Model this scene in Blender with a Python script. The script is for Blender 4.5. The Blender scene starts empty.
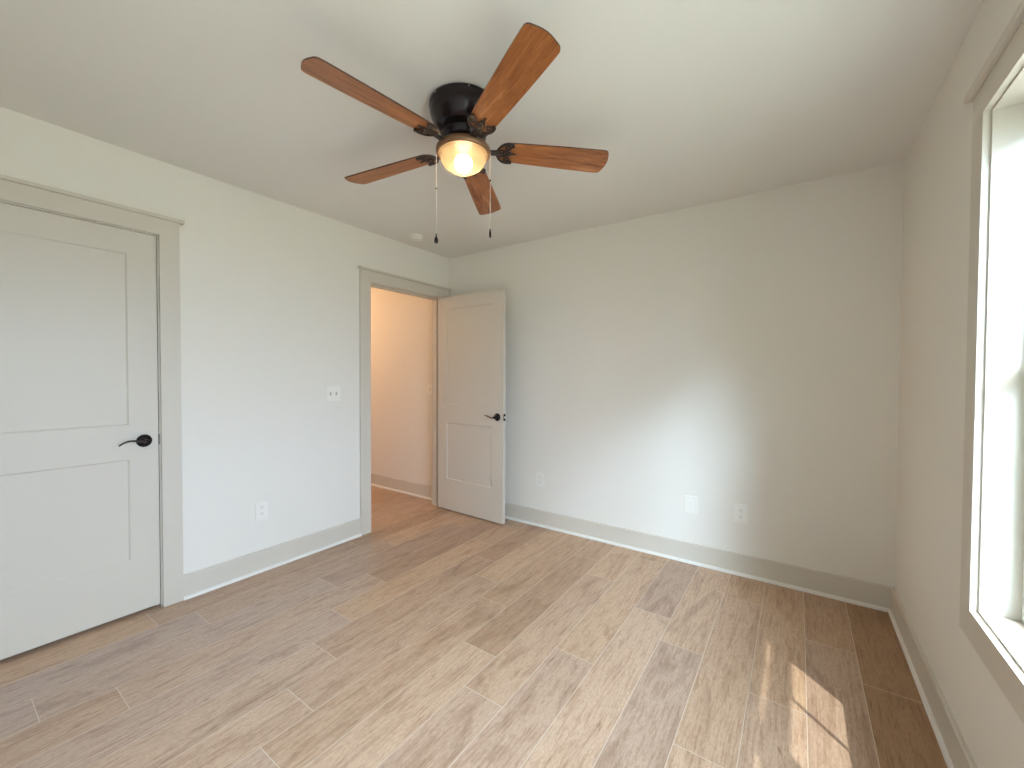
import bpy, bmesh, math, random
from mathutils import Vector, Matrix

random.seed(7)
scene = bpy.context.scene
COL = scene.collection
PI = math.pi

# ------------------------------------------------------------------ camera
W, H, D = 3.316, 2.44, 3.32            # room: x 0..W, y -D..0, z 0..H
F_PX = 413.62
yaw, pit, rol = 0.6051, -0.0199, 0.0047
Fv = Vector((-math.sin(yaw)*math.cos(pit), math.cos(yaw)*math.cos(pit), math.sin(pit)))
R0 = Vector((math.cos(yaw), math.sin(yaw), 0)); U0 = R0.cross(Fv)
Rv = R0*math.cos(rol)+U0*math.sin(rol); Uv = -R0*math.sin(rol)+U0*math.cos(rol)
cd = bpy.data.cameras.new('camera'); cam = bpy.data.objects.new('camera', cd); COL.objects.link(cam)
cd.sensor_width = 36; cd.lens = F_PX*36/1024; cd.clip_start = 0.02
cam.matrix_world = Matrix(((Rv.x, Uv.x, -Fv.x, 2.866), (Rv.y, Uv.y, -Fv.y, -3.0319), (Rv.z, Uv.z, -Fv.z, 1.2817), (0, 0, 0, 1)))
scene.camera = cam

# ------------------------------------------------------------------ view, sky, sun
scene.view_settings.view_transform = 'Standard'; scene.view_settings.look = 'None'
scene.view_settings.gamma = 1; scene.view_settings.use_curve_mapping = False
scene.view_settings.exposure = 2.42
scene.cycles.max_bounces = 14; scene.cycles.diffuse_bounces = 8; scene.cycles.transparent_max_bounces = 16
scene.cycles.sample_clamp_indirect = 6

SKY = 1.6; GLOW = 11.0; SUN = 0.9; LAMP = 30.0; HALL = 3.9
world = bpy.data.worlds.new('sky'); scene.world = world; world.use_nodes = True
wn, wl = world.node_tree.nodes, world.node_tree.links
wn.clear()
wo = wn.new('ShaderNodeOutputWorld'); wb = wn.new('ShaderNodeBackground'); wl.new(wb.outputs[0], wo.inputs[0])
wt = wn.new('ShaderNodeTexCoord')
ws = wn.new('ShaderNodeSeparateXYZ'); wl.new(wt.outputs['Generated'], ws.inputs[0])
wr = wn.new('ShaderNodeValToRGB'); wl.new(ws.outputs['Z'], wr.inputs[0])
wr.color_ramp.elements[0].position = 0.0; wr.color_ramp.elements[0].color = (0.80, 1.00, 1.38, 1)
wr.color_ramp.elements[1].position = 0.6; wr.color_ramp.elements[1].color = (1.98, 2.38, 3.0, 1)
we = wr.color_ramp.elements.new(0.14); we.color = (1.20, 1.45, 1.96, 1)
# brighter haze around the sun's side of the sky
gd = Vector((0.555, -0.83, 0.48)).normalized()
dot = wn.new('ShaderNodeVectorMath'); dot.operation = 'DOT_PRODUCT'
nrm = wn.new('ShaderNodeVectorMath'); nrm.operation = 'NORMALIZE'; wl.new(wt.outputs['Generated'], nrm.inputs[0])
wl.new(nrm.outputs[0], dot.inputs[0]); dot.inputs[1].default_value = gd
mr = wn.new('ShaderNodeMapRange'); mr.interpolation_type = 'SMOOTHSTEP'
mr.inputs[1].default_value = math.cos(math.radians(11)); mr.inputs[2].default_value = math.cos(math.radians(3))
mr.inputs[3].default_value = 0; mr.inputs[4].default_value = GLOW
wl.new(dot.outputs['Value'], mr.inputs[0])
glow = wn.new('ShaderNodeMix'); glow.data_type = 'RGBA'; glow.blend_type = 'ADD'; glow.inputs[0].default_value = 1
glc = wn.new('ShaderNodeVectorMath'); glc.operation = 'SCALE'; glc.inputs[0].default_value = (0.74, 0.92, 1.18)
wl.new(mr.outputs[0], glc.inputs[3])
wl.new(wr.outputs[0], glow.inputs[6]); wl.new(glc.outputs[0], glow.inputs[7])
wl.new(glow.outputs[2], wb.inputs[0]); wb.inputs[1].default_value = SKY

el = math.radians(57)
sun_dir = Vector((-0.7071*math.cos(el), 0.7071*math.cos(el), -math.sin(el)))
sd = bpy.data.lights.new('sun', 'SUN'); sd.energy = SUN; sd.angle = math.radians(0.4); sd.color = (1, 0.98, 0.96)
so = bpy.data.objects.new('sun', sd); COL.objects.link(so)
so.rotation_euler = sun_dir.to_track_quat('-Z', 'Y').to_euler()
# light portals in the window openings guide the daylight sampling (they give off nothing)
def portal(name, loc, dirv, sx, sy):
    l = bpy.data.lights.new(name, 'AREA'); l.shape = 'RECTANGLE'; l.size = sx; l.size_y = sy
    l.cycles.is_portal = True
    o = bpy.data.objects.new(name, l); COL.objects.link(o); o.location = loc
    o.rotation_euler = Vector(dirv).to_track_quat('-Z', 'Y').to_euler()
WY0, WY1, WZ0, WZ1 = -3.17, -1.245, 0.585, 2.06      # window casing inner edges
portal('window_portal', (3.47, (WY0+WY1)/2, (WZ0+WZ1)/2), (-1, 0, 0), 1.95, 1.5)
# warm ceiling lamp of the hall, out of sight past the door opening
hd = bpy.data.lights.new('hall_lamp', 'POINT'); hd.energy = HALL; hd.color = (1.0, 0.63, 0.36); hd.shadow_soft_size = 0.08
ho = bpy.data.objects.new('hall_lamp', hd); COL.objects.link(ho); ho.location = (-1.75, -0.95, 2.10)

# ------------------------------------------------------------------ materials
def mat(name, rgb, rough=0.5, metal=0.0, spec=0.5, bump=0.0, bscale=300, var=0.0, vscale=3):
    m = bpy.data.materials.new(name); m.use_nodes = True
    n, l = m.node_tree.nodes, m.node_tree.links
    b = n['Principled BSDF']
    b.inputs['Base Color'].default_value = (*rgb, 1); b.inputs['Roughness'].default_value = rough
    b.inputs['Metallic'].default_value = metal; b.inputs['Specular IOR Level'].default_value = spec
    tc = n.new('ShaderNodeTexCoord')
    if var:
        t = n.new('ShaderNodeTexNoise'); t.inputs['Scale'].default_value = vscale; t.inputs['Detail'].default_value = 4
        l.new(tc.outputs['Object'], t.inputs['Vector'])
        mx = n.new('ShaderNodeMix'); mx.data_type = 'RGBA'
        mx.inputs[6].default_value = (*[c*(1-var) for c in rgb], 1); mx.inputs[7].default_value = (*[min(1, c*(1+var)) for c in rgb], 1)
        l.new(t.outputs['Fac'], mx.inputs[0]); l.new(mx.outputs[2], b.inputs['Base Color'])
    if bump:
        t = n.new('ShaderNodeTexNoise'); t.inputs['Scale'].default_value = bscale; t.inputs['Detail'].default_value = 3
        l.new(tc.outputs['Object'], t.inputs['Vector'])
        bp = n.new('ShaderNodeBump'); bp.inputs['Strength'].default_value = bump; bp.inputs['Distance'].default_value = 0.002
        l.new(t.outputs['Fac'], bp.inputs['Height']); l.new(bp.outputs[0], b.inputs['Normal'])
    return m

M = {}
M['wall'] = mat('wall_paint', (0.755, 0.72, 0.66), 0.6, spec=0.3, bump=0.10, bscale=220)
M['ceiling'] = mat('ceiling_paint', (0.755, 0.735, 0.70), 0.8, spec=0.2, bump=0.12, bscale=160)
M['trim'] = mat('trim_paint', (0.60, 0.552, 0.478), 0.38, spec=0.4)
M['white'] = mat('white_paint', (0.82, 0.82, 0.80), 0.4)
M['shoe'] = mat('shoe_paint', (0.76, 0.735, 0.69), 0.4)
M['plate'] = mat('white_plastic', (0.80, 0.772, 0.715), 0.3)
M['slot'] = mat('dark_slot', (0.24, 0.23, 0.21), 0.5)
M['bronze'] = mat('oil_rubbed_bronze', (0.022, 0.016, 0.018), 0.24, metal=0.6, spec=0.6, var=0.3, vscale=60)
M['scroll'] = mat('scroll_bronze', (0.020, 0.009, 0.008), 0.36, metal=0.3, spec=0.6)
M['collar'] = mat('antique_collar', (0.20, 0.105, 0.055), 0.35, metal=0.5)
M['chain'] = mat('chain_metal', (0.62, 0.58, 0.52), 0.35, metal=0.6)
M['steel'] = mat('bolt_steel', (0.75, 0.73, 0.68), 0.3, metal=0.9)
M['grass'] = mat('pale_gravel', (0.29, 0.262, 0.19), 0.9, var=0.15, vscale=2)
M['sky_blocker'] = mat('blocker_leaves', (0.05, 0.09, 0.03), 0.8, var=0.5, vscale=25)
M['roof'] = mat('porch_board', (0.55, 0.53, 0.50), 0.7)
M['grout'] = mat('tile_grout', (0.66, 0.585, 0.50), 0.8)

def glass():
    m = bpy.data.materials.new('window_glass'); m.use_nodes = True
    n, l = m.node_tree.nodes, m.node_tree.links; n.clear()
    o = n.new('ShaderNodeOutputMaterial'); mx = n.new('ShaderNodeMixShader')
    t = n.new('ShaderNodeBsdfTransparent'); t.inputs[0].default_value = (0.93, 0.96, 0.94, 1)
    g = n.new('ShaderNodeBsdfGlossy'); g.inputs['Roughness'].default_value = 0.02
    f = n.new('ShaderNodeFresnel'); f.inputs[0].default_value = 1.5
    ge = n.new('ShaderNodeNewGeometry'); iv = n.new('ShaderNodeMath'); iv.operation = 'SUBTRACT'; iv.inputs[0].default_value = 1; l.new(ge.outputs['Backfacing'], iv.inputs[1])
    mu = n.new('ShaderNodeMath'); mu.operation = 'MULTIPLY'; l.new(f.outputs[0], mu.inputs[0]); l.new(iv.outputs[0], mu.inputs[1])
    l.new(mu.outputs[0], mx.inputs[0]); l.new(t.outputs[0], mx.inputs[1]); l.new(g.outputs[0], mx.inputs[2]); l.new(mx.outputs[0], o.inputs[0])
    return m
M['glass'] = glass()

def bowl_mat():
    m = bpy.data.materials.new('frosted_amber_glass'); m.use_nodes = True
    n, l = m.node_tree.nodes, m.node_tree.links; n.clear()
    o = n.new('ShaderNodeOutputMaterial')
    t = n.new('ShaderNodeBsdfTransparent'); t.inputs[0].default_value = (1, 0.93, 0.80, 1)
    tr = n.new('ShaderNodeBsdfTranslucent'); tr.inputs[0].default_value = (0.080, 0.060, 0.036, 1)
    df = n.new('ShaderNodeBsdfPrincipled'); df.inputs['Base Color'].default_value = (0.20, 0.155, 0.10, 1); df.inputs['Roughness'].default_value = 0.25
    a = n.new('ShaderNodeMixShader'); a.inputs[0].default_value = 0.5
    l.new(tr.outputs[0], a.inputs[1]); l.new(df.outputs[0], a.inputs[2])
    b = n.new('ShaderNodeMixShader'); b.inputs[0].default_value = 0.84
    l.new(t.outputs[0], b.inputs[1]); l.new(a.outputs[0], b.inputs[2]); l.new(b.outputs[0], o.inputs[0])
    return m
M['bowl'] = bowl_mat()

def emit(name, rgb, s):
    m = bpy.data.materials.new(name); m.use_nodes = True
    n, l = m.node_tree.nodes, m.node_tree.links; n.clear()
    o = n.new('ShaderNodeOutputMaterial'); e = n.new('ShaderNodeEmission')
    e.inputs[0].default_value = (*rgb, 1); e.inputs[1].default_value = s; l.new(e.outputs[0], o.inputs[0])
    return m
M['bulb'] = emit('lit_bulb', (1, 0.80, 0.55), LAMP)

def grain(n, l, vec, scale, stretch, detail=6, dist=0.6):
    mp = n.new('ShaderNodeMapping'); l.new(vec, mp.inputs[0]); mp.inputs['Scale'].default_value = stretch
    t = n.new('ShaderNodeTexNoise'); t.inputs['Scale'].default_value = scale; t.inputs['Detail'].default_value = detail
    t.inputs['Roughness'].default_value = 0.62; t.inputs['Distortion'].default_value = dist
    l.new(mp.outputs[0], t.inputs['Vector']); return t.outputs['Fac']
def ramp(n, l, fac, stops):
    r = n.new('ShaderNodeValToRGB'); l.new(fac, r.inputs[0]); e = r.color_ramp.elements
    e[0].position, e[0].color = stops[0][0], (*stops[0][1], 1); e[1].position, e[1].color = stops[-1][0], (*stops[-1][1], 1)
    for p, c in stops[1:-1]:
        x = e.new(p); x.color = (*c, 1)
    return r.outputs[0]
def mixc(n, l, a, b, fac, mode='MIX'):
    m = n.new('ShaderNodeMix'); m.data_type = 'RGBA'; m.blend_type = mode
    if isinstance(fac, (int, float)): m.inputs[0].default_value = fac
    else: l.new(fac, m.inputs[0])
    for s, v in ((6, a), (7, b)):
        if isinstance(v, tuple): m.inputs[s].default_value = (*v, 1)
        else: l.new(v, m.inputs[s])
    return m.outputs[2]

def floor_mat():
    m = bpy.data.materials.new('wood_look_tile'); m.use_nodes = True
    n, l = m.node_tree.nodes, m.node_tree.links; b = n['Principled BSDF']
    at = n.new('ShaderNodeAttribute'); at.attribute_name = 'plank'
    sp = n.new('ShaderNodeSeparateColor'); l.new(at.outputs['Color'], sp.inputs[0])
    tc = n.new('ShaderNodeTexCoord')
    off = n.new('ShaderNodeCombineXYZ')
    k = n.new('ShaderNodeMath'); k.operation = 'MULTIPLY'; k.inputs[1].default_value = 37; l.new(sp.outputs[1], k.inputs[0])
    l.new(k.outputs[0], off.inputs[0]); l.new(k.outputs[0], off.inputs[1])
    ad = n.new('ShaderNodeVectorMath'); ad.operation = 'ADD'; l.new(tc.outputs['Object'], ad.inputs[0]); l.new(off.outputs[0], ad.inputs[1])
    v = ad.outputs[0]
    light = (0.72, 0.508, 0.348); dark = (0.36, 0.21, 0.11)
    base = mixc(n, l, dark, light, sp.outputs[0])
    grey = mixc(n, l, base, (0.52, 0.395, 0.325), sp.outputs[2])
    big = grain(n, l, v, 3.2, (2.6, 0.55, 1), 4, 1.6)
    c1 = mixc(n, l, grey, ramp(n, l, big, [(0.30, (0.66, 0.60, 0.55)), (0.5, (1, 1, 1)), (0.72, (1.0, 1.0, 1.0))]), 0.75, 'MULTIPLY')
    fine = grain(n, l, v, 14, (7.5, 0.55, 1), 8, 0.5)
    c2 = mixc(n, l, c1, ramp(n, l, fine, [(0.30, (0.62, 0.54, 0.48)), (0.52, (1, 1, 1)), (0.75, (1.0, 1.0, 1.0))]), 0.85, 'MULTIPLY')
    streak = grain(n, l, v, 5, (11, 1.6, 1), 3, 0.8)
    c3 = mixc(n, l, c2, ramp(n, l, streak, [(0.25, (0.48, 0.36, 0.28)), (0.34, (1, 1, 1)), (1, (1, 1, 1))]), 0.85, 'MULTIPLY')
    curl = grain(n, l, v, 42, (1.6, 0.7, 1), 4, 3.0)
    c4 = mixc(n, l, c3, ramp(n, l, curl, [(0.36, (0.86, 0.82, 0.79)), (0.5, (1, 1, 1)), (1, (1.0, 1.0, 1.0))]), 0.8, 'MULTIPLY')
    speck = grain(n, l, v, 120, (1.4, 0.35, 1), 3, 0.4)
    c4 = mixc(n, l, c4, ramp(n, l, speck, [(0.34, (0.80, 0.76, 0.73)), (0.55, (1, 1, 1)), (0.75, (1.0, 1.0, 1.0))]), 0.75, 'MULTIPLY')
    knot = grain(n, l, v, 4.3, (3.2, 1.1, 1), 2, 0.3)
    c4 = mixc(n, l, c4, ramp(n, l, knot, [(0.21, (0.40, 0.27, 0.19)), (0.26, (1, 1, 1)), (1, (1, 1, 1))]), 0.8, 'MULTIPLY')
    l.new(c4, b.inputs['Base Color'])
    rr = n.new('ShaderNodeMapRange'); l.new(fine, rr.inputs[0]); rr.inputs[3].default_value = 0.42; rr.inputs[4].default_value = 0.30
    l.new(rr.outputs[0], b.inputs['Roughness']); b.inputs['Specular IOR Level'].default_value = 0.5
    bp = n.new('ShaderNodeBump'); bp.inputs['Strength'].default_value = 0.12; bp.inputs['Distance'].default_value = 0.002
    l.new(fine, bp.inputs['Height']); l.new(bp.outputs[0], b.inputs['Normal'])
    return m
M['tile'] = floor_mat()

def blade_mat():
    m = bpy.data.materials.new('cherry_wood'); m.use_nodes = True
    n, l = m.node_tree.nodes, m.node_tree.links; b = n['Principled BSDF']
    tc = n.new('ShaderNodeTexCoord'); oi = n.new('ShaderNodeObjectInfo')
    k = n.new('ShaderNodeMath'); k.operation = 'MULTIPLY'; k.inputs[1].default_value = 19; l.new(oi.outputs['Random'], k.inputs[0])
    cx = n.new('ShaderNodeCombineXYZ'); l.new(k.outputs[0], cx.inputs[1])
    ad = n.new('ShaderNodeVectorMath'); ad.operation = 'ADD'; l.new(tc.outputs['Object'], ad.inputs[0]); l.new(cx.outputs[0], ad.inputs[1])
    v = ad.outputs[0]
    a = grain(n, l, v, 6, (0.6, 5.0, 1), 5, 1.2)
    c = ramp(n, l, a, [(0.30, (0.15, 0.045, 0.013)), (0.46, (0.30, 0.100, 0.028)), (0.56, (0.36, 0.125, 0.036)), (0.70, (0.52, 0.22, 0.085))])
    f = grain(n, l, v, 16, (0.9, 14, 1), 8, 0.4)
    c2 = mixc(n, l, c, ramp(n, l, f, [(0.32, (0.55, 0.45, 0.4)), (0.52, (1, 1, 1)), (1, (1, 1, 1))]), 0.7, 'MULTIPLY')
    l.new(c2, b.inputs['Base Color']); b.inputs['Roughness'].default_value = 0.34
    return m
M['blade'] = blade_mat()
M['blade_edge'] = mat('dark_blade_edge', (0.07, 0.025, 0.010), 0.4)

# ------------------------------------------------------------------ mesh helpers
class MB:
    def __init__(s): s.bm = bmesh.new(); s.mats = []; s.cur = 0
    def use(s, m):
        if m not in s.mats: s.mats.append(m)
        s.cur = s.mats.index(m); return s
    def _face(s, vs, smooth=False):
        try: f = s.bm.faces.new(vs)
        except ValueError: return
        f.material_index = s.cur; f.smooth = smooth; return f
    def box(s, x0, x1, y0, y1, z0, z1, bev=0, seg=1):
        v = [s.bm.verts.new((x, y, z)) for x in (x0, x1) for y in (y0, y1) for z in (z0, z1)]
        fs = [s._face([v[i] for i in q]) for q in ((0, 1, 3, 2), (4, 6, 7, 5), (0, 4, 5, 1), (2, 3, 7, 6), (0, 2, 6, 4), (1, 5, 7, 3))]
        if bev:
            es = list({e for f in fs for e in f.edges})
            r = bmesh.ops.bevel(s.bm, geom=es, offset=bev, segments=seg, affect='EDGES', profile=0.5)
            for f in r['faces']: f.material_index = s.cur
        return s
    def lathe(s, prof, c=(0, 0, 0), n=48, axis='z', smooth=True):
        rings = []
        for r, h in prof:
            ring = []
            for i in range(n):
                a = 2*PI*i/n
                p = (r*math.cos(a), r*math.sin(a), h)
                if axis == 'x': p = (h, p[0], p[1])
                if axis == 'y': p = (p[1], h, p[0])
                ring.append(s.bm.verts.new((c[0]+p[0], c[1]+p[1], c[2]+p[2])))
            rings.append(ring)
        for a, b in zip(rings, rings[1:]):
            for i in range(n): s._face([a[i], a[(i+1) % n], b[(i+1) % n], b[i]], smooth)
        if prof[0][0] > 1e-5: s._face(list(reversed(rings[0])))
        if prof[-1][0] > 1e-5: s._face(rings[-1])
        return s
    def tube(s, pts, rad, n=10, flat=1.0, up=Vector((0, 0, 1))):
        pts = [Vector(p) for p in pts]
        rad = rad if isinstance(rad, (list, tuple)) else [rad]*len(pts)
        rings = []
        for i, p in enumerate(pts):
            t = (pts[min(i+1, len(pts)-1)]-pts[max(i-1, 0)]).normalized()
            a = t.cross(up)
            if a.length < 1e-4: a = t.cross(Vector((1, 0, 0)))
            a.normalize(); b = t.cross(a).normalized()
            rings.append([s.bm.verts.new(p+a*rad[i]*math.cos(2*PI*k/n)+b*rad[i]*flat*math.sin(2*PI*k/n)) for k in range(n)])
        for a, b in zip(rings, rings[1:]):
            for i in range(n): s._face([a[i], a[(i+1) % n], b[(i+1) % n], b[i]], True)
        s._face(list(reversed(rings[0]))); s._face(rings[-1])
        return s
    def prism(s, poly, z0, z1, side=None):
        """poly: xy outline extruded along z; side: material for the rim"""
        base = s.cur
        a = [s.bm.verts.new((x, y, z0)) for x, y in poly]; b = [s.bm.verts.new((x, y, z1)) for x, y in poly]
        s._face(list(reversed(a))); s._face(b)
        if side: s.use(side)
        for i in range(len(poly)):
            j = (i+1) % len(poly); s._face([a[i], a[j], b[j], b[i]])
        s.cur = base; return s
    def sweep(s, prof, path_axis, a0, a1, place):
        """prof (out, z) profile swept from a0 to a1; place(out, z, along) -> xyz"""
        A = [s.bm.verts.new(place(o, z, a0)) for o, z in prof]; B = [s.bm.verts.new(place(o, z, a1)) for o, z in prof]
        for i in range(len(prof)):
            j = (i+1) % len(prof); s._face([A[i], A[j], B[j], B[i]])
        s._face(list(reversed(A))); s._face(B)
        return s
    def build(s, name, m=None, parent=None):
        if not s.mats: s.mats = [m]
        bmesh.ops.remove_doubles(s.bm, verts=s.bm.verts, dist=1e-6)
        bmesh.ops.recalc_face_normals(s.bm, faces=s.bm.faces)
        me = bpy.data.meshes.new(name); s.bm.to_mesh(me); s.bm.free()
        for x in s.mats: me.materials.append(x)
        o = bpy.data.objects.new(name, me); COL.objects.link(o)
        if parent: o.parent = parent
        return o
def mb(m): return MB().use(m)
def tag(o, label, cat, group=None, kind=None):
    o['label'] = label; o['category'] = cat
    if group: o['group'] = group
    if kind: o['kind'] = kind
    return o
def struct(o, label, cat): return tag(o, label, cat, kind='structure')
def empty(name, loc):
    o = bpy.data.objects.new(name, None); COL.objects.link(o); o.location = loc; o.empty_display_size = 0.1; return o
def copy_tree(o, parent=None):
    c = o.copy(); COL.objects.link(c)
    if parent: c.parent = parent
    for ch in list(o.children): copy_tree(ch, c)
    return c

# ------------------------------------------------------------------ floor: wood-look planks 1.193 x 0.193 laid along y
X0P, PW, PL, GAP = 0.205, 0.1934, 1.193, 0.0012
HX0 = -2.30                                             # hall extends to here
ends = {1: -2.185, 2: -1.593, 3: -1.386, 4: -1.752, 5: -1.964, 6: -0.99, 7: -2.372, 8: -1.541, 9: -1.755, 10: -1.329,
        11: -0.773, 12: -0.986, 13: -1.54, 14: -1.12, 15: -0.567, 16: -0.79}
# (row, index of plank counted from the noted end: 0 lies just beyond it, -1 just before) : tone, greyness
tone = {(2, -1): (.70, .75), (2, 0): (.18, .55), (2, -2): (.35, .9), (3, 0): (.16, .35), (3, -1): (.70, .45), (4, 0): (.66, 0), (4, -1): (.70, .65), (1, -1): (.65, .9), (1, 0): (.55, .5),
        (5, 1): (.30, .1), (5, 0): (.45, .25), (5, -1): (.74, .4), (6, 0): (.7, 0), (6, -1): (.52, .3), (6, -2): (.76, .3), (7, 1): (.5, .05), (7, 2): (.55, 0), (7, 0): (.56, .2), (7, -1): (.6, .5),
        (8, 0): (.33, .15), (8, -1): (.78, .25), (8, 1): (.45, .1), (9, 0): (.62, .25), (9, -1): (.58, .45), (9, 1): (.72, .05), (10, 0): (.66, .1), (10, -1): (.50, .45), (10, 1): (.55, 0),
        (11, 0): (.26, .55), (11, -1): (.76, .3), (12, 0): (.76, .2), (12, -1): (.34, .6), (13, 0): (.58, .2), (13, 1): (.6, .05), (13, -1): (.78, .25), (14, 0): (.60, .1), (14, -1): (.62, .35),
        (15, 0): (.36, .15), (15, -1): (.40, .5), (16, 0): (.10, 0), (16, -1): (.08, 0)}  # last row: browner planks, with shade under the window put into their tone
rng = random.Random(4)
fb = MB(); fb.use(M['grout'])
fb._face([fb.bm.verts.new(p) for p in ((HX0, -D, -0.0012), (W, -D, -0.0012), (W, 0, -0.0012), (HX0, 0, -0.0012))])
lay = fb.bm.loops.layers.float_color.new('plank')
fb.use(M['tile'])
for k in range(-13, 17):
    xa = max(X0P+PW*(k-1), HX0); xb = min(X0P+PW*k, W)
    e = ends.get(k, -rng.uniform(0.1, 1.19))
    i0 = -int((e+D)/PL)-1
    for i in range(i0, 4):
        ya, yb = max(e+PL*i, -D), min(e+PL*(i+1), 0)
        if yb-ya < 0.004: continue
        t, g = tone.get((k, i), (rng.uniform(.35, .75), rng.uniform(0, .35)))
        f = fb._face([fb.bm.verts.new(p) for p in ((xa+GAP, ya+GAP, 0), (xb-GAP, ya+GAP, 0), (xb-GAP, yb-GAP, 0), (xa+GAP, yb-GAP, 0))])
        r = rng.random()
        for lp in f.loops: lp[lay] = (t, r, g, 1)
struct(fb.build('floor'), 'wood-look tile plank floor in pale brown running towards the back wall', 'floor')

# ------------------------------------------------------------------ room shell
TH = 0.12
CY0, CY1 = -3.05, -2.274          # closet door opening (jamb faces)
EY0, EY1 = -0.919, -0.112         # entry opening
OH = 2.030
w = mb(M['wall'])
w.box(-TH, 0, -D-TH, CY0-.014, 0, H).box(-TH, 0, CY0-.014, CY1+.014, OH+.014, H).box(-TH, 0, CY1+.014, EY0-.014, 0, H)
w.box(-TH, 0, EY0-.014, EY1+.014, OH+.014, H).box(-TH, 0, EY1+.014, 0, 0, H)
struct(w.build('wall_left'), 'off-white left wall holding the closed door and the open doorway', 'wall')
struct(mb(M['wall']).box(HX0-TH, W+.14, 0, TH, 0, H).build('wall_back'), 'off-white back wall behind the open door, seen on through the doorway', 'wall')
JY0, JY1, JZ0, JZ1 = WY0+.006, WY1-.006, WZ0+.006, WZ1-.006      # jamb faces, proud of the casing by a thin reveal
ro = .018
w = mb(M['wall'])
w.box(W, W+.14, -D-TH, JY0-ro, 0, H).box(W, W+.14, JY1+ro, 0, 0, H).box(W, W+.14, JY0-ro, JY1+ro, 0, JZ0-ro).box(W, W+.14, JY0-ro, JY1+ro, JZ1+ro, H)
struct(w.build('wall_right'), 'off-white right wall around the window', 'wall')
struct(mb(M['wall']).box(-TH, W+.14, -D-TH, -D, 0, H).build('wall_rear'), 'off-white wall behind the viewer', 'wall')
struct(mb(M['ceiling']).box(HX0-TH, W+.14, -D-TH, TH, H, H+.1).build('ceiling'), 'flat pale ceiling carrying the brown fan', 'ceiling')
struct(mb(M['wall']).box(HX0-TH, -TH, -1.42-TH, -1.42, 0, H).build('wall_hall_front'), 'hall wall out of sight past the doorway', 'wall')
struct(mb(M['wall']).box(HX0-TH, HX0, -1.42, 0, 0, H).build('wall_hall_end'), 'end wall of the hall past the doorway', 'wall')
struct(mb(M['wall']).box(-.75, -TH, -D-TH, -D, 0, H).box(-.75, -.70, -D, -1.42-TH, 0, H).build('wall_closet'), 'closet walls behind the closed door', 'wall')

# baseboards with a shoe moulding each
BH, BT = 0.1374, 0.014
prof = [(0, 0), (BT, 0), (BT, BH-.006), (BT-.004, BH), (0, BH)]
def shoe_prof():
    p = [(BT, 0), (BT+.013, 0)]
    for i in range(5):
        a = PI/2*i/4; p.append((BT+.013*math.cos(a), .005+.013*math.sin(a)))
    return p
def baseboard(name, place, a0, a1, label, cut0=0, cut1=0):
    b = mb(M['trim']).sweep(prof, None, a0, a1, place).build(name)
    mb(M['shoe']).sweep(shoe_prof(), None, a0, a1, place).build('shoe_moulding', None, b)['label'] = 'thin pale quarter-round strip along the floor'
    return struct(b, label, 'baseboard')
baseboard('baseboard_left', lambda o, z, a: (o, a, z), -2.179, -1.020, 'greige baseboard between the closed door and the doorway')
baseboard('baseboard_back', lambda o, z, a: (a, -o, z), 0, W, 'greige baseboard along the back wall under the outlets')
baseboard('baseboard_right', lambda o, z, a: (W-o, a, z), -D, 0, 'greige baseboard along the right wall under the window')
baseboard('baseboard_hall', lambda o, z, a: (a, -o, z), HX0, -TH, 'greige baseboard of the hall seen through the doorway')

# ------------------------------------------------------------------ door casings
def casing(name, y0, y1, leg0, leg1, label, cap0, cap1):
    """y0..y1 opening between casing inner edges"""
    ct, cw, hz = .018, .089, 2.036
    t = mb(M['trim'])
    t.box(0, ct, y1, y1+leg1, 0, hz)
    t.box(0, ct, y0-leg0, y0, 0, hz)
    t.box(0, ct, y0-leg0, y1+leg1, hz, 2.121)
    o = t.build(name)
    mb(M['trim']).box(0, .036, y0-leg0-cap0, y1+leg1+cap1, 2.121, 2.139, .003, 2).build('head_cap', None, o)
    j = mb(M['trim'])
    j.box(-TH-.001, 0.0005, y1-.006, y1+.008, 0, OH+.014).box(-TH-.001, .0005, y0-.008, y0+.006, 0, OH+.014).box(-TH-.001, .0005, y0+.006, y1-.006, OH, OH+.014)
    # door stops
    j.box(-.085, -.042, y1-.018, y1-.006, 0, OH).box(-.085, -.042, y0+.006, y0+.018, 0, OH).box(-.085, -.042, y0+.018, y1-.018, OH-.012, OH)
    j.build('door_jamb', None, o)
    struct(o, label, 'door trim'); return o
casing('trim_1', CY0-.006, CY1+.006, .089, .089, 'greige casing around the closed door at the left', .02, .02)
casing('trim_2', EY0-.006, EY1+.006, .094, .089, 'greige casing around the open doorway by the corner', .016, .016)

# ------------------------------------------------------------------ doors (local: u along width from hinge, t thickness, z)
def door_slab(width, z0, z1, m):
    TK, RC, ST = .035, .006, .1195
    t = mb(m)
    def bar(u0, u1, a, b): t.box(u0, u1, -TK/2, TK/2, a, b)
    bar(0, ST, z0, z1); bar(width-ST, width, z0, z1)
    for a, b in ((z0, .303), (.835, 1.015), (1.907, z1)): t.box(ST, width-ST, -TK/2, TK/2, a, b)
    for a, b in ((.303, .835), (1.015, 1.907)):
        t.box(ST, width-ST, -TK/2+RC, TK/2-RC, a, b)
        for s in (-1, 1):          # sloped sticking round the panel
            e = .007
            o = [(ST, a), (width-ST, a), (width-ST, b), (ST, b)]; i = [(ST+e, a+e), (width-ST-e, a+e), (width-ST-e, b-e), (ST+e, b-e)]
            O = [t.bm.verts.new((u, s*(TK/2-.0008), z)) for u, z in o]; I = [t.bm.verts.new((u, s*(TK/2-RC-.0002), z)) for u, z in i]
            for k in range(4): t._face([O[k], O[(k+1) % 4], I[(k+1) % 4], I[k]])
    return t
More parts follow.
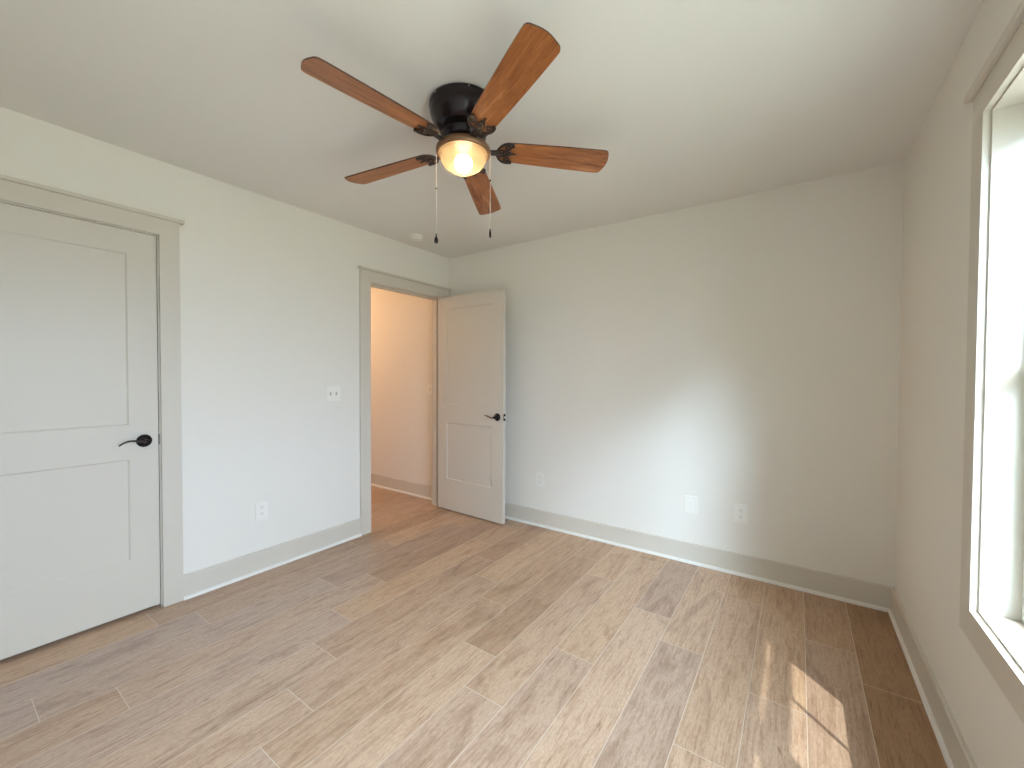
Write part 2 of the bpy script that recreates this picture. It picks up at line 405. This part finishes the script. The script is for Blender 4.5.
def bez(p, n=14):
    out = []
    for i in range(n+1):
        t = i/n; q = [Vector(x) for x in p]
        while len(q) > 1: q = [a.lerp(b, t) for a, b in zip(q, q[1:])]
        out.append(q[0])
    return out
def handle(parent, u, z, side, d, curve, label):
    """lever handle: rose at (u,z) on the face side (+1/-1), lever pointing along d*u"""
    TK = .035/2*side
    r = mb(M['bronze'])
    r.lathe([(0.0335, TK), (0.0335, TK+side*.004), (.030, TK+side*.009), (.018, TK+side*.012), (.0125, TK+side*.016), (.0115, TK+side*.045), (.0095, TK+side*.052), (0, TK+side*.053)], (u, 0, z), 36, 'y')
    o = r.build('handle', None, parent); o['label'] = label
    pts = bez([(u+d*a, TK+side*.043, z+b) for a, b in curve], 22)
    rad = [.0092-.0048*(i/22)**1.2 for i in range(23)]
    mb(M['bronze']).tube(pts, rad, 12, .72).build('lever', None, o)
    return o
d1 = door_slab(.769, .020, 2.0265, M['trim']).build('door_1')
# local u -> -y, so the hinge side lies at the left
struct(d1, 'closed greige two-panel door with a dark lever at the far left', 'door')
d1.matrix_world = Matrix(((0, -1, 0, -.0195), (1, 0, 0, -3.0465), (0, 0, 1, 0), (0, 0, 0, 1)))
handle(d1, .769-.060, .926, -1, -1, [(0, 0), (.03, 0), (.055, .016), (.085, .012), (.108, -.012)], 'dark bronze lever handle on a round rose')
st = mb(M['bronze']).box(.769+.0002, .769+.0048, -.0205, -.012, .898, .955).build('strike_plate', None, d1); st['label'] = 'small black strike plate at the door edge'

dw = .797
d2 = door_slab(dw, .012, 2.0255, M['trim']).build('door_2')
ang = math.atan2(-.030, dw)
d2.location = (.014, -.1425, 0); d2.rotation_euler = (0, 0, ang)
struct(d2, 'greige two-panel door standing open against the back wall corner', 'door')
handle(d2, dw-.062, .926, -1, -1, [(0, 0), (.03, -.012), (.05, -.008), (.07, .016), (.108, .010)], 'dark bronze lever handle on a round rose')
handle(d2, dw-.062, .926, 1, -1, [(0, 0), (.03, -.012), (.05, -.008), (.07, .016), (.108, .010)], 'dark bronze lever handle on a round rose')
lp = mb(M['bronze']).box(dw-.001, dw+.0014, -.0125, .0125, .897, .955).build('latch_plate', None, d2); lp['label'] = 'black latch plate on the door edge'
mb(M['steel']).box(dw+.001, dw+.010, -.007, .007, .917, .935, .002).build('latch_bolt', None, lp)
for z in (.22, 1.03, 1.83):
    hg = mb(M['bronze']).lathe([(.006, z-.045), (.006, z+.045)], (-.006, .0225, 0), 14).build('hinge', None, d2); hg['label'] = 'dark bronze hinge knuckle'

# ------------------------------------------------------------------ window in the right wall
t = mb(M['trim'])
xi = W-.018
t.box(xi, W, WY1, WY1+.088, WZ0-.088, WZ1).box(xi, W, WY0-.088, WY0, WZ0-.088, WZ1)
t.box(xi, W, WY0, WY1, WZ0-.088, WZ0)
t.box(xi, W, WY0-.088, WY1+.088, WZ1, WZ1+.082)
tr = t.build('trim_3'); struct(tr, 'greige picture-frame casing around the window', 'window trim')
mb(M['trim']).box(W-.036, W, WY0-.108, WY1+.108, WZ1+.082, WZ1+.101, .003, 2).build('head_cap', None, tr)
FX = 3.398                                        # vinyl frame starts here
j = mb(M['trim'])
j.box(W-.0, W+.14, JY1, JY1+ro-.001, JZ0-ro, JZ1+ro).box(W, W+.14, JY0-ro+.001, JY0, JZ0-ro, JZ1+ro)
j.box(W, W+.14, JY0, JY1, JZ0-ro+.001, JZ0).box(W, W+.14, JY0, JY1, JZ1, JZ1+ro-.001)
wn1 = j.build('window_1'); struct(wn1, 'tall window with a deep white reveal at the right edge', 'window')
def ring(b, x0, x1, y0, y1, z0, z1, wd, bev=.002):
    b.box(x0, x1, y0, y0+wd, z0, z1, bev).box(x0, x1, y1-wd, y1, z0, z1, bev).box(x0, x1, y0+wd, y1-wd, z0, z0+wd, bev).box(x0, x1, y0+wd, y1-wd, z1-wd, z1, bev)
YM = JY1-.75
mb(M['white']).box(FX-.005, W+.14, YM-.030, YM+.030, JZ0, JZ1, .002).build('mullion', None, wn1)
zm = (JZ0+JZ1)/2
for ya, yb in ((YM+.030, JY1), (JY0, YM-.030)):
    f = mb(M['white']); ring(f, FX, W+.135, ya, yb, JZ0, JZ1, .022)
    fr = f.build('window_frame', None, wn1)
    for nm, x0, z0, z1 in (('lower_sash', FX+.012, JZ0+.022, zm+.018), ('upper_sash', FX+.030, zm-.018, JZ1-.022)):
        s = mb(M['white']); ring(s, x0, x0+.016, ya+.022, yb-.022, z0, z1, .030)
        s.box(x0+.0035, x0+.0125, (ya+yb)/2-.006, (ya+yb)/2+.006, z0+.028, z1-.028)
        s.build(nm, None, wn1)
        mb(M['glass']).box(x0+.007, x0+.009, ya+.05, yb-.05, z0+.028, z1-.028).build('glass_pane', None, wn1)

# ------------------------------------------------------------------ outside: yard and the porch roof that shades the window
struct(mb(M['grass']).box(W+.14, 60, -60, 60, -.6, -.45).build('yard'), 'pale gravel yard outside the window', 'ground')
hb = mb(M['sky_blocker'])  # added foliage, out of view, keeps sky glow off back wall and jamb
hr = random.Random(11)
for i in range(60):
    c = (5.75+hr.uniform(-.25, .25), -7.25+hr.uniform(-1.4, 1.4), -.4+3.4*(i%20)/19); r_ = .42*(1-.35*((i%20)/19)**2)
    hb.lathe([(.01, -r_)]+[(r_*math.sin(PI*q/8)*hr.uniform(.88, 1.1), -r_*math.cos(PI*q/8)) for q in range(1, 8)]+[(.01, r_)], c, 14)
for i in range(40):
    c = (4.2+hr.uniform(-.45, .45), -4.6+hr.uniform(-.3, .3), -.4+2.7*(i%10)/9); r_ = .34
    hb.lathe([(.01, -r_)]+[(r_*math.sin(PI*q/8)*hr.uniform(.88, 1.1), -r_*math.cos(PI*q/8)) for q in range(1, 8)]+[(.01, r_)], c, 14)
struct(hb.build('sky_blocker'), 'unseen leafy mass added in the yard to block sky light', 'sky_blocker')
pr = mb(M['roof'])
pr.sweep([(3.90, 2.817), (4.06, 2.817), (3.456, 3.15), (3.456, 3.05)], None, -7, 4, lambda o, z, a: (o, a, z))
pr.box(3.96, 4.02, -7, 4, 2.514, 2.564+.008)
struct(pr.build('porch_roof'), 'pale porch eave outside above the window', 'roof')

# ------------------------------------------------------------------ wall plates (local: face towards +x, plate centre at origin)
def plate(name, wd, ht):
    e = empty(name, (0, 0, 0))
    mb(M['plate']).box(0, .006, -wd/2, wd/2, -ht/2, ht/2, .0025, 2).build('cover_plate', None, e)
    return e
def outlet():
    e = plate('outlet', .078, .124)
    for z in (.021, -.021):
        r = mb(M['plate'])
        pr_ = [(.0165*math.cos(a)*1.0, max(-.0145, min(.0145, .0175*math.sin(a)))) for a in [2*PI*i/28 for i in range(28)]]
        A = [r.bm.verts.new((.0055, y, z+q)) for y, q in pr_]; B = [r.bm.verts.new((.0082, y, z+q)) for y, q in pr_]
        r._face(B)
        for i in range(28): r._face([A[i], A[(i+1) % 28], B[(i+1) % 28], B[i]])
        o = r.build('receptacle', None, e)
        s = mb(M['slot']).box(.008, .0085, -.0075, -.0050, z-.001, z+.008).box(.008, .0085, .0050, .0075, z-.001, z+.008)
        s.lathe([(.0026, .008), (.0026, .0085)], (0, 0, z-.0075), 12, 'x').build('slots', None, o)
    mb(M['steel']).lathe([(.003, .006), (.0028, .0072), (0, .0074)], (0, 0, 0), 12, 'x').build('screw', None, e)
    return e
def put(e, wall, a, z):
    e.location = (0, a, z) if wall == 'left' else (a, 0, z)
    e.rotation_euler = (0, 0, 0) if wall == 'left' else (0, 0, -PI/2)
o1 = outlet(); put(o1, 'left', -1.754, .397)
tag(o1, 'white duplex outlet low on the left wall between the doors', 'outlet', 'duplex wall outlets')
for a, lab in ((1.067, 'white outlet low on the back wall just beside the open door'), (2.574, 'white duplex outlet low on the back wall, nearest the right corner')):
    c = copy_tree(o1); put(c, 'back', a, .398); tag(c, lab, 'outlet', 'duplex wall outlets')
b = plate('blank_plate', .084, .122); put(b, 'back', 2.275, .400)
mb(M['plate']).box(.0055, .0075, -.0165, .0165, -.0335, .0335, .001).build('blank_insert', None, b)
for z in (.048, -.048): mb(M['plate']).lathe([(.003, .006), (.0026, .0068), (0, .0069)], (0, 0, z), 10, 'x').build('screw', None, b)
tag(b, 'blank white cover plate low on the back wall left of the duplex outlet', 'wall plate')
def switch(name, n):
    e = plate(name, .072+.046*(n-1), .117)
    for i in range(n):
        y = (i-(n-1)/2)*.046
        bz = mb(M['slot']).box(.0058, .0063, y-.0052, y+.0052, -.0122, .0122).build('toggle_slot', None, e)
        tg = mb(M['plate']); tg.sweep([(.004, -.006), (.018, .006), (.018, .012), (.004, .008)], None, y-.0042, y+.0042, lambda o, z, a: (o, a, z))
        tg.build('toggle', None, bz)
    return e
s1 = switch('light_switch', 2); put(s1, 'left', -1.246, 1.142)
tag(s1, 'white double light switch on the left wall beside the doorway', 'light switch')
s2 = switch('light_switch', 1); put(s2, 'back', -.265, 1.14)
tag(s2, 'white light switch on the hall wall, partly behind the doorway jamb', 'light switch')

# ------------------------------------------------------------------ smoke detector
e = empty('smoke_detector', (.235, -.640, H))
mb(M['plate']).lathe([(0, 0), (.056, 0), (.056, -.009), (.053, -.011), (.046, -.011)], n=40).build('base', None, e)
mb(M['plate']).lathe([(.046, -.010), (.049, -.013), (.049, -.024), (.044, -.033), (.030, -.037), (0, -.038)], n=40).build('cover', None, e)
mb(M['slot']).lathe([(.0475, -.0105), (.0475, -.0135)], n=40).build('vent_slot', None, e)
tag(e, 'round white smoke detector on the ceiling near the doorway corner', 'smoke detector')

# ------------------------------------------------------------------ ceiling fan
FXc, FYc = 1.655, -1.661
fan = empty('ceiling_fan', (FXc, FYc, H))
tag(fan, 'five-blade cherry wood ceiling fan with a lit amber bowl light', 'ceiling fan')
hs = mb(M['bronze'])
hs.lathe([(0, 0), (.139, 0), (.145, -.004), (.1455, -.020), (.143, -.024), (.143, -.034), (.140, -.050), (.134, -.066), (.126, -.080), (.118, -.092), (.108, -.102), (.090, -.108), (.0, -.109)], n=56)
hs.build('motor_housing', None, fan).location = (.012, -.014, 0)
for k in range(6):
    a = 2*PI*k/6+.35
    mb(M['chain']).lathe([(.004, 0), (.0036, .0022), (0, .003)], (.012+0.1445*math.cos(a), -.014+0.1445*math.sin(a), -.013), 8).build('housing_screw', None, fan)
mb(M['bronze']).lathe([(.076, -.106), (.096, -.110), (.098, -.124), (.088, -.132), (.084, -.142), (.070, -.150), (.055, -.158), (0, -.158)], n=48).build('flywheel', None, fan)
cl = mb(M['collar'])
cl.lathe([(.055, -.148), (.078, -.150), (.098, -.155), (.111, -.162), (.117, -.170), (.1185, -.180), (.1165, -.190), (.110, -.193), (.1055, -.190), (.104, -.183)], n=56)
cl.use(M['collar']).lathe([(.1035, -.1835), (.06, -.176), (0, -.174)], n=40)
cl = cl.build('light_collar', None, fan); cl.location.z = -.008; cl['label'] = 'brown metal collar holding the glass bowl'
bw = mb(M['bowl'])
pr_ = [(.104, -.184), (.1045, -.192), (.100, -.196), (.0985, -.203)]
for i in range(1, 15):
    a = PI/2*i/14; pr_.append((.0985*math.cos(a) if i < 14 else 0, -.203-.068*math.sin(a)))
bw.lathe(pr_, n=56)
bw = bw.build('glass_bowl', None, fan); bw.location.z = -.008; bw['label'] = 'frosted amber glass bowl, lit from inside'
bl = mb(M['bulb'])
bl.lathe([(.0001, -.193)]+[(.038*math.sin(PI*i/14), -.228+.035*math.cos(PI*i/14)) for i in range(1, 14)]+[(0.0001, -.263)], n=24)
bl.build('light_bulb', None, fan).location.z = -.008
# blades: local x along the radius, pitched about it
def blade_outline():
    r0, r1 = .150, .662
    up = []
    for i in range(9):                                   # rounded root
        a = PI-PI/2*i/8
        up.append((r0+.046+.046*math.cos(a), .052*math.sin(a)))
    up += [(.25, .0555), (.35, .0595), (.45, .0630), (.55, .0655), (.615, .0665)]
    for i in range(1, 6):                                # tip corner
        a = PI/2-PI/2*i/5*0.86
        up.append((.628+.0225*math.cos(a), .044+.0225*math.sin(a)))
    up += [(.6555, .030), (.659, .015), (.660, 0)]
    dn = [(x, -y) for x, y in reversed(up[:-1])]
    out = up+dn
    cl_ = []
    for p in out:
        if not cl_ or (abs(p[0]-cl_[-1][0])+abs(p[1]-cl_[-1][1])) > 1e-4: cl_.append(p)
    if abs(cl_[0][0]-cl_[-1][0])+abs(cl_[0][1]-cl_[-1][1]) < 1e-4: cl_.pop()
    return list(reversed(cl_))
bp = mb(M['blade']).prism(blade_outline(), -.003, .003, M['blade_edge'])
proto = bp.build('blade', None, fan)
def spiral(cx, cy, r, turns, a0, s, z, n=22):
    return [(cx+(r*(1-.75*i/n))*math.cos(a0+s*2*PI*turns*i/n), cy+(r*(1-.75*i/n))*math.sin(a0+s*2*PI*turns*i/n), z) for i in range(n+1)]
br = mb(M['scroll'])
zb = -.0075
for s in (1, -1):
    br.tube([(.197-.049*math.cos(t), s*.0535*math.sin(t), zb) for t in [.12+(PI/2+.25)*i/16 for i in range(17)]], .0056, 8, .8)
    br.tube(bez([(.058, s*.012, .002), (.10, s*.016, -.016), (.120, s*.004, -.012), (.150, s*.012, zb)], 12), .0050, 8, .8)
    br.tube(spiral(.196, s*.034, .017, 1.25, s*1.2, s, zb-.001), .0042, 8, .8)
    br.tube(bez([(.120, s*.008, zb), (.150, s*.004, zb), (.170, s*.030, zb), (.185, s*.012, zb), (.210, s*.004, zb)], 14), .0046, 8, .8)
br.tube(bez([(.050, 0, .006), (.085, 0, -.016), (.12, 0, -.010), (.160, 0, zb), (.232, 0, zb)], 16), [.011-.0004*i for i in range(17)], 10, .55)
for px, py in ((.176, 0), (.212, .046), (.212, -.046)):
    br.lathe([(.0075, -.013), (.0075, -.004)], (px, py, 0), 12)
bracket = br.build('blade_bracket', None, proto); bracket['label'] = 'dark bronze scrollwork arm holding the blade'
ZB, PITCH, PH = 2.2695-H, -.2232, 4.558
TILT = Vector((0, 0, 1)).rotation_difference(Vector((-.0289, .0244, 1)).normalized()).to_matrix().to_4x4()     # the rotor hangs slightly out of level
proto.rotation_mode = 'XYZ'
for k in range(5):
    o = proto if k == 0 else copy_tree(proto, fan)
    a = PH+2*PI*k/5
    o.matrix_basis = Matrix.Translation((0, 0, ZB)) @ TILT @ Matrix.Rotation(a, 4, 'Z') @ Matrix.Rotation(PITCH, 4, 'X')
# pull chains
def chain(dx, dy, z0, z1, zc, kn):
    n = int((z0-z1)/.0042)
    c = mb(M['chain'])
    c.tube([(dx, dy, z0), (dx, dy, z1)], .0012, 6)
    for i in range(n):
        z = z0-(i+.5)*(z0-z1)/n; r = .0019
        c.lathe([(0.0002, z+r), (r*.8, z+r*.6), (r, z), (r*.8, z-r*.6), (.0002, z-r)], (dx, dy, 0), 6)
    o = c.build('pull_chain', None, fan)
    p = mb(M['bronze'])
    p.lathe([(.0012, z1+.012), (.0025, z1+.010), (.003, z1), (.0072, z1-.010), (.0092, z1-.019), (.008, z1-.026), (.004, z1-.030), (0, z1-.031)] if kn else
            [(.0012, z1+.006), (.003, z1+.002), (.0045, z1-.012), (.0048, z1-.024), (.003, z1-.033), (0, z1-.034)], (dx, dy, 0), 16).build('chain_weight', None, o)['label'] = 'dark bronze weight'
    mb(M['bronze']).lathe([(.0002, zc+.004), (.0032, zc+.003), (.0032, zc-.003), (.0002, zc-.004)], (dx, dy, 0), 10).build('chain_connector', None, o)
rx, ry = math.cos(yaw), math.sin(yaw)
chain(-.1175*rx, -.1175*ry, -.188, -.552, -.345, True)
chain(.1175*rx+.0, .1175*ry, -.188, -.524, -.31, False)
